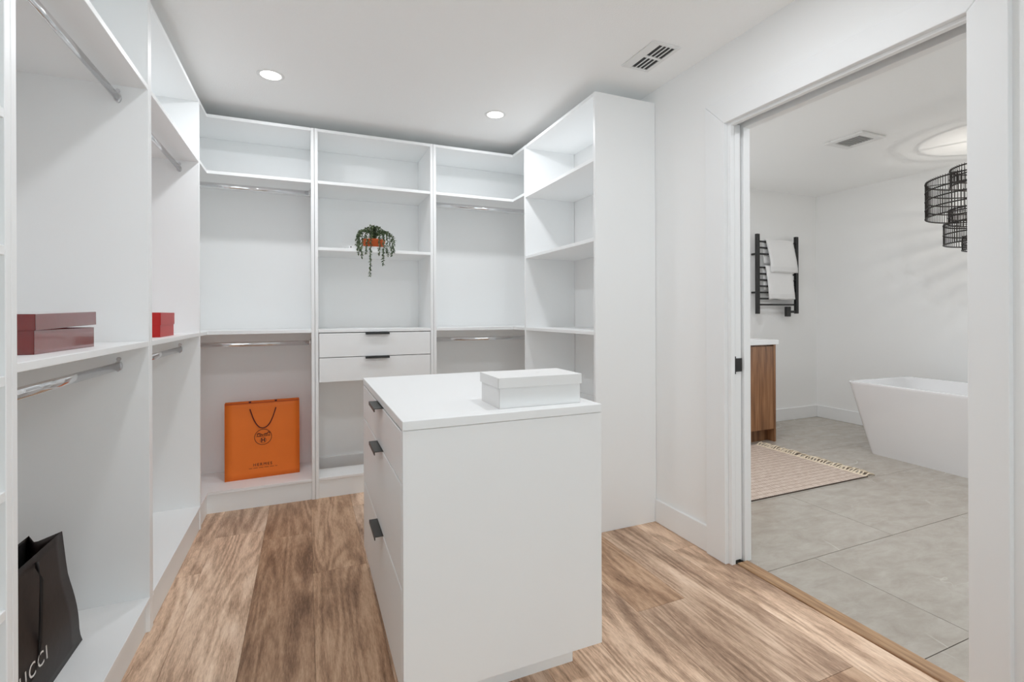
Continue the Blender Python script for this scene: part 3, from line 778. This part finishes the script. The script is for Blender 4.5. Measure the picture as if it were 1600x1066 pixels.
g = thing('exhaust_fan', 'square white exhaust fan in the bathroom ceiling', 'fan', (3.905, 2.43, ZCB))
fx0, fx1, fy0, fy1 = 3.765, 4.045, 2.285, 2.575
fr = MB()
for q in ((fx0, fx1, fy0, fy0 + .05), (fx0, fx1, fy1 - .05, fy1), (fx0, fx0 + .05, fy0 + .0505, fy1 - .0505), (fx1 - .05, fx1, fy0 + .0505, fy1 - .0505)):
    fr.box(*q, ZCB - .018, ZCB - .0005, .004)
part('frame', fr, M['vent'], g)
for i in range(9):
    y = fy0 + .058 + i * .0205
    part('grille_slat', MB().box(fx0 + .051, fx1 - .051, y, y + .012, ZCB - .012, ZCB - .008), M['fan_grille'], g)
part('housing', MB().box(fx0 + .051, fx1 - .051, fy0 + .051, fy1 - .051, ZCB - .003, ZCB - .0005), M['vent_dark'], g)

# ------------------------------------------------------------------ bathroom things
# vanity
g = thing('vanity', 'walnut bathroom vanity with white top, seen past the doorway edge', 'vanity', (3.2, 3.52, 0))
vx0, vx1, vf, vb = 2.30, 4.035, 3.224, YBW - .002
part('side_panel', MB().box(vx1 - .025, vx1, vf, vb, 0, .905, .001), M['walnut'], g); part('side_panel', MB().box(vx0, vx0 + .025, vf, vb, 0, .905, .001), M['walnut'], g)
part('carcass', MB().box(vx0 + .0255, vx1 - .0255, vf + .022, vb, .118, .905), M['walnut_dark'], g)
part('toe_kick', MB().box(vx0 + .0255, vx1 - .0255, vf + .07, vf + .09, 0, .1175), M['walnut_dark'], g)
n = 4; dw = (vx1 - vx0 - .051) / n
for i in range(n):
    part('door', MB().box(vx0 + .0255 + dw * i + .0015, vx0 + .0255 + dw * (i + 1) - .0015, vf + .001, vf + .0215, .120, .890, .0008), M['walnut'], g)
part('worktop', MB().box(vx0 - .01, vx1 + .022, vf - .016, vb, .9055, .948, .002), M['quartz'], g)

# bathtub (rim lip, shell with inside)
g = thing('bathtub', 'white freestanding bathtub with slanted end', 'bathtub', (4.745, 1.92, 0), R(-3.0))
def rr(hx, hy, r, z, n=6):
    out = []
    for cx, cy, a in ((hx - r, hy - r, 0), (-hx + r, hy - r, 90), (-hx + r, -hy + r, 180), (hx - r, -hy + r, 270)):
        for i in range(n + 1):
            t = R(a + 90 * i / n); out.append((cx + r * math.cos(t), cy + r * math.sin(t), z))
    return out
def loft(loops, cap0=True, cap1=True):
    mb = MB(); ls = [[mb.bm.verts.new(p) for p in L] for L in loops]; m_ = len(ls[0])
    for a, b_ in zip(ls, ls[1:]):
        for i in range(m_):
            f = mb.bm.faces.new((a[i], a[(i + 1) % m_], b_[(i + 1) % m_], b_[i]))
    if cap0: mb.bm.faces.new(ls[0][::-1])
    if cap1: mb.bm.faces.new(ls[-1])
    return mb
HX, HY = .405, .865
tub = loft([rr(HX - .05, HY - .165, .04, .0), rr(HX - .03, HY - .11, .045, .2), rr(HX - .002, HY - .008, .05, .575), rr(HX, HY, .05, .592), rr(HX - .004, HY - .004, .047, .600),
            rr(HX - .024, HY - .024, .04, .600), rr(HX - .032, HY - .034, .06, .588), rr(HX - .07, HY - .14, .1, .35), rr(HX - .12, HY - .28, .12, .14), rr(HX - .2, HY - .4, .1, .12)])
to = lpart('tub_shell', tub, M['acrylic'], g)
for p in to.data.polygons: p.use_smooth = True
md = to.modifiers.new('edges', 'EDGE_SPLIT'); md.split_angle = R(35)
lpart('drain', MB().lathe([(0, .004), (.03, .004), (.036, .0)], (0, 0, .1205), 24), M['chrome'], g)
lpart('overflow', MB().sweep([(HX - .068, 0, .40), (HX - .085, 0, .398)], .03, .03, 20), M['chrome'], g)

# rug
g = thing('rug', 'beige woven rug with cream fringe on the bathroom tiles', 'rug', (3.0, 2.72, 0))
rx0, rx1, ry0, ry1 = 2.10, 3.745, 2.262, 3.205
part('field', MB().box(rx0, rx1, ry0, ry1, .0005, .007, .002), M['rug'], g)
for x0, x1 in ((rx1 + .0005, rx1 + .022), (rx0 - .022, rx0 - .0005)): part('end_band', MB().box(x0, x1, ry0, ry1, .0005, .0075, .002), M['rug_band'], g)
for y0 in (ry0 - .0075, ry1 + .0005): part('side_binding', MB().box(rx0 - .02, rx1 + .02, y0, y0 + .007, .0005, .0065, .001), M['rug_edge'], g)
rv = random.Random(3); fm = MB()
for s, xe in ((1, rx1 + .020), (-1, rx0 - .020)):
    y = ry0 + .010
    while y < ry1 - .008:
        ln = rv.uniform(.075, .125); bend = rv.uniform(-.035, .035); lift = rv.uniform(.004, .018)
        for _ in range(7):                                     # one tassel: strands gathered at the knot, spread at the tip
            L = ln * rv.uniform(.8, 1.08); yo = y + rv.uniform(-.008, .008); e = bend + rv.uniform(-.014, .014)
            fm.sweep([(xe, yo, .005), (xe + s * L * .3, y + (yo - y) * .4, .006 + lift), (xe + s * L * .65, yo + e * .5, .006 + lift * .6 + rv.uniform(0, .006)), (xe + s * L, yo + e, .0035)], .0026, seg=5)
        y += rv.uniform(.020, .030)
o = part('fringe', fm, M['rug_band'], g); o['kind'] = 'stuff'

# towel warmer
yw, zb, ztp = 3.74, 1.190, 2.040
xl, xr_ = 4.412, 5.005
g = thing('towel_warmer', 'black wall-mounted towel warmer rack in the bathroom', 'towel rack', ((xl + xr_) / 2, yw, zb))
for x in (xl, xr_): part('post', MB().box(x - .02, x + .02, yw - .016, yw + .016, zb, ztp, .003), M['black'], g)
bars = [1.962, 1.896, 1.829, 1.686, 1.617, 1.552, 1.486, 1.418, 1.353, 1.288]
for z in bars: part('bar', MB().sweep([(xl + .0195, yw, z), (xr_ - .0195, yw, z)], .0095, seg=10), M['black'], g)
for z in (1.829, 1.418):
    for x in (xl, xr_):
        part('wall_bracket', MB().sweep([(x, yw + .0155, z), (x, YBW - .003, z)], .011, seg=10), M['black'], g)
part('control_arm', MB().box(4.895, xr_ - .0205, yw - .008, yw + .008, 1.198, 1.224, .002), M['black'], g)
part('control_box', MB().box(4.832, 4.8945, yw - .022, yw + .014, 1.158, 1.268, .004), M['black'], g)

def towel(label, x0, x1, z_hang, zf, zbk, skew, thick, yo, flare=0.0):
    """towel folded over a bar: front flap down to zf, back flap to zbk"""
    g = thing('towel', label, 'towel', ((x0 + x1) / 2, yw, z_hang), group='white towels on the warmer')
    rv = random.Random(int(x0 * 1000)); rb = .0125 + yo
    prof = []
    nf = 14
    for i in range(nf + 1): prof.append((-rb - .004 * math.sin(i / nf * 3.1) - flare * min(1, (1 - i / nf) * 1.6), zf + (z_hang - zf) * i / nf, i / nf))
    for i in range(1, 8): a = math.pi - math.pi * i / 8; prof.append((rb * math.cos(a), z_hang + rb * math.sin(a), 1))
    nb = 8
    for i in range(nb + 1): prof.append((rb, z_hang - (z_hang - zbk) * i / nb, 1 - .3 * i / nb))
    rows = []; nx = 12
    for y, z, t in prof:
        row = []
        for i in range(nx + 1):
            u = i / nx
            x = x0 + (x1 - x0) * u + skew * (1 - t)
            row.append((x - (x0 + x1) / 2, y + .003 * math.sin(u * 9 + z * 20) * (1 - t) * (1 if y < 0 else 0), z - z_hang + .004 * math.sin(u * 7) * (1 - t)))
        rows.append(row)
    o = lpart('terry_cloth', MB().grid(rows), M['towel'], g)
    s = o.modifiers.new('thickness', 'SOLIDIFY'); s.thickness = thick; s.offset = 1
    for k, z in enumerate((zf + .035, zf + .05)):
        lpart('woven_stripe', MB().box(x0 - (x0 + x1) / 2 + skew * .93 + .004, x1 - (x0 + x1) / 2 + skew * .93 - .004, -rb - flare - thick - .0055, -rb - flare - thick - .002, z - z_hang, z - z_hang + .005), M['paper'], g)
    return g
towel('white towel folded over the top bar of the warmer', 4.520, 4.920, 1.962, 1.635, 1.735, .055, .012, .004, .016)
towel('white towel hanging lower on the warmer, under the other towel', 4.515, 4.905, 1.686, 1.345, 1.45, .050, .010, .001)

# chandelier of wicker drums
ax, ay = 4.85, 1.97
g = thing('chandelier', 'black tiered wicker drum chandelier over the bathtub', 'chandelier', (ax, ay, ZCB))
lpart('canopy', MB().lathe([(0, -.03), (.05, -.03), (.06, -.024), (.062, -.0005)], seg=28), M['black'], g)
lpart('stem', MB().sweep([(0, 0, -.0295), (0, 0, 1.73 - ZCB)], .007, seg=10), M['black'], g)
for rad, z0, z1, nh in ((.27, 2.19, 2.32, 3), (.42, 1.955, 2.235, 5), (.28, 1.90, 2.0, 3), (.31, 1.735, 1.89, 3), (.20, 1.685, 1.785, 3)):
    cage = MB(); N = int(rad * 290)
    for i in range(N):
        a = 2 * math.pi * i / N; x, y = rad * math.cos(a), rad * math.sin(a)
        cage.sweep([(x, y, z0 - ZCB), (x, y, z1 - ZCB + .012)], .0024, seg=5)
    d = lpart('drum', cage, M['wicker'], g)
    for k in range(nh):
        z = z0 + (z1 - z0) * k / (nh - 1)
        lpart('hoop', MB().sweep([(rad * math.cos(i * math.pi / 28), rad * math.sin(i * math.pi / 28), z - ZCB) for i in range(56)], .0055, seg=6, closed=True), M['wicker'], d)
    sp = MB()
    for i in range(4):
        a = R(20) + i * math.pi / 2
        sp.sweep([(.006 * math.cos(a), .006 * math.sin(a), z1 - ZCB), (rad * math.cos(a), rad * math.sin(a), z1 - ZCB)], .003, seg=6)
    lpart('spokes', sp, M['wicker'], d)
for i in range(3):
    a = i * 2 * math.pi / 3
    lpart('bulb', MB().lathe([(0, -.03), (.018, -.022), (.022, 0), (.012, .022), (0, .028)], (.07 * math.cos(a), .07 * math.sin(a), 2.06 - ZCB), 14), M['bulb'], g)
ld = bpy.data.lights.new('chandelier_light', 'POINT'); ld.energy = CHANDELIER_POWER; ld.color = (1, .95, .87); ld.shadow_soft_size = .02
lo = bpy.data.objects.new('chandelier_lamp', ld); COL.objects.link(lo); lo.parent = g; lo.location = (0.0, 0.03, 2.06 - ZCB)
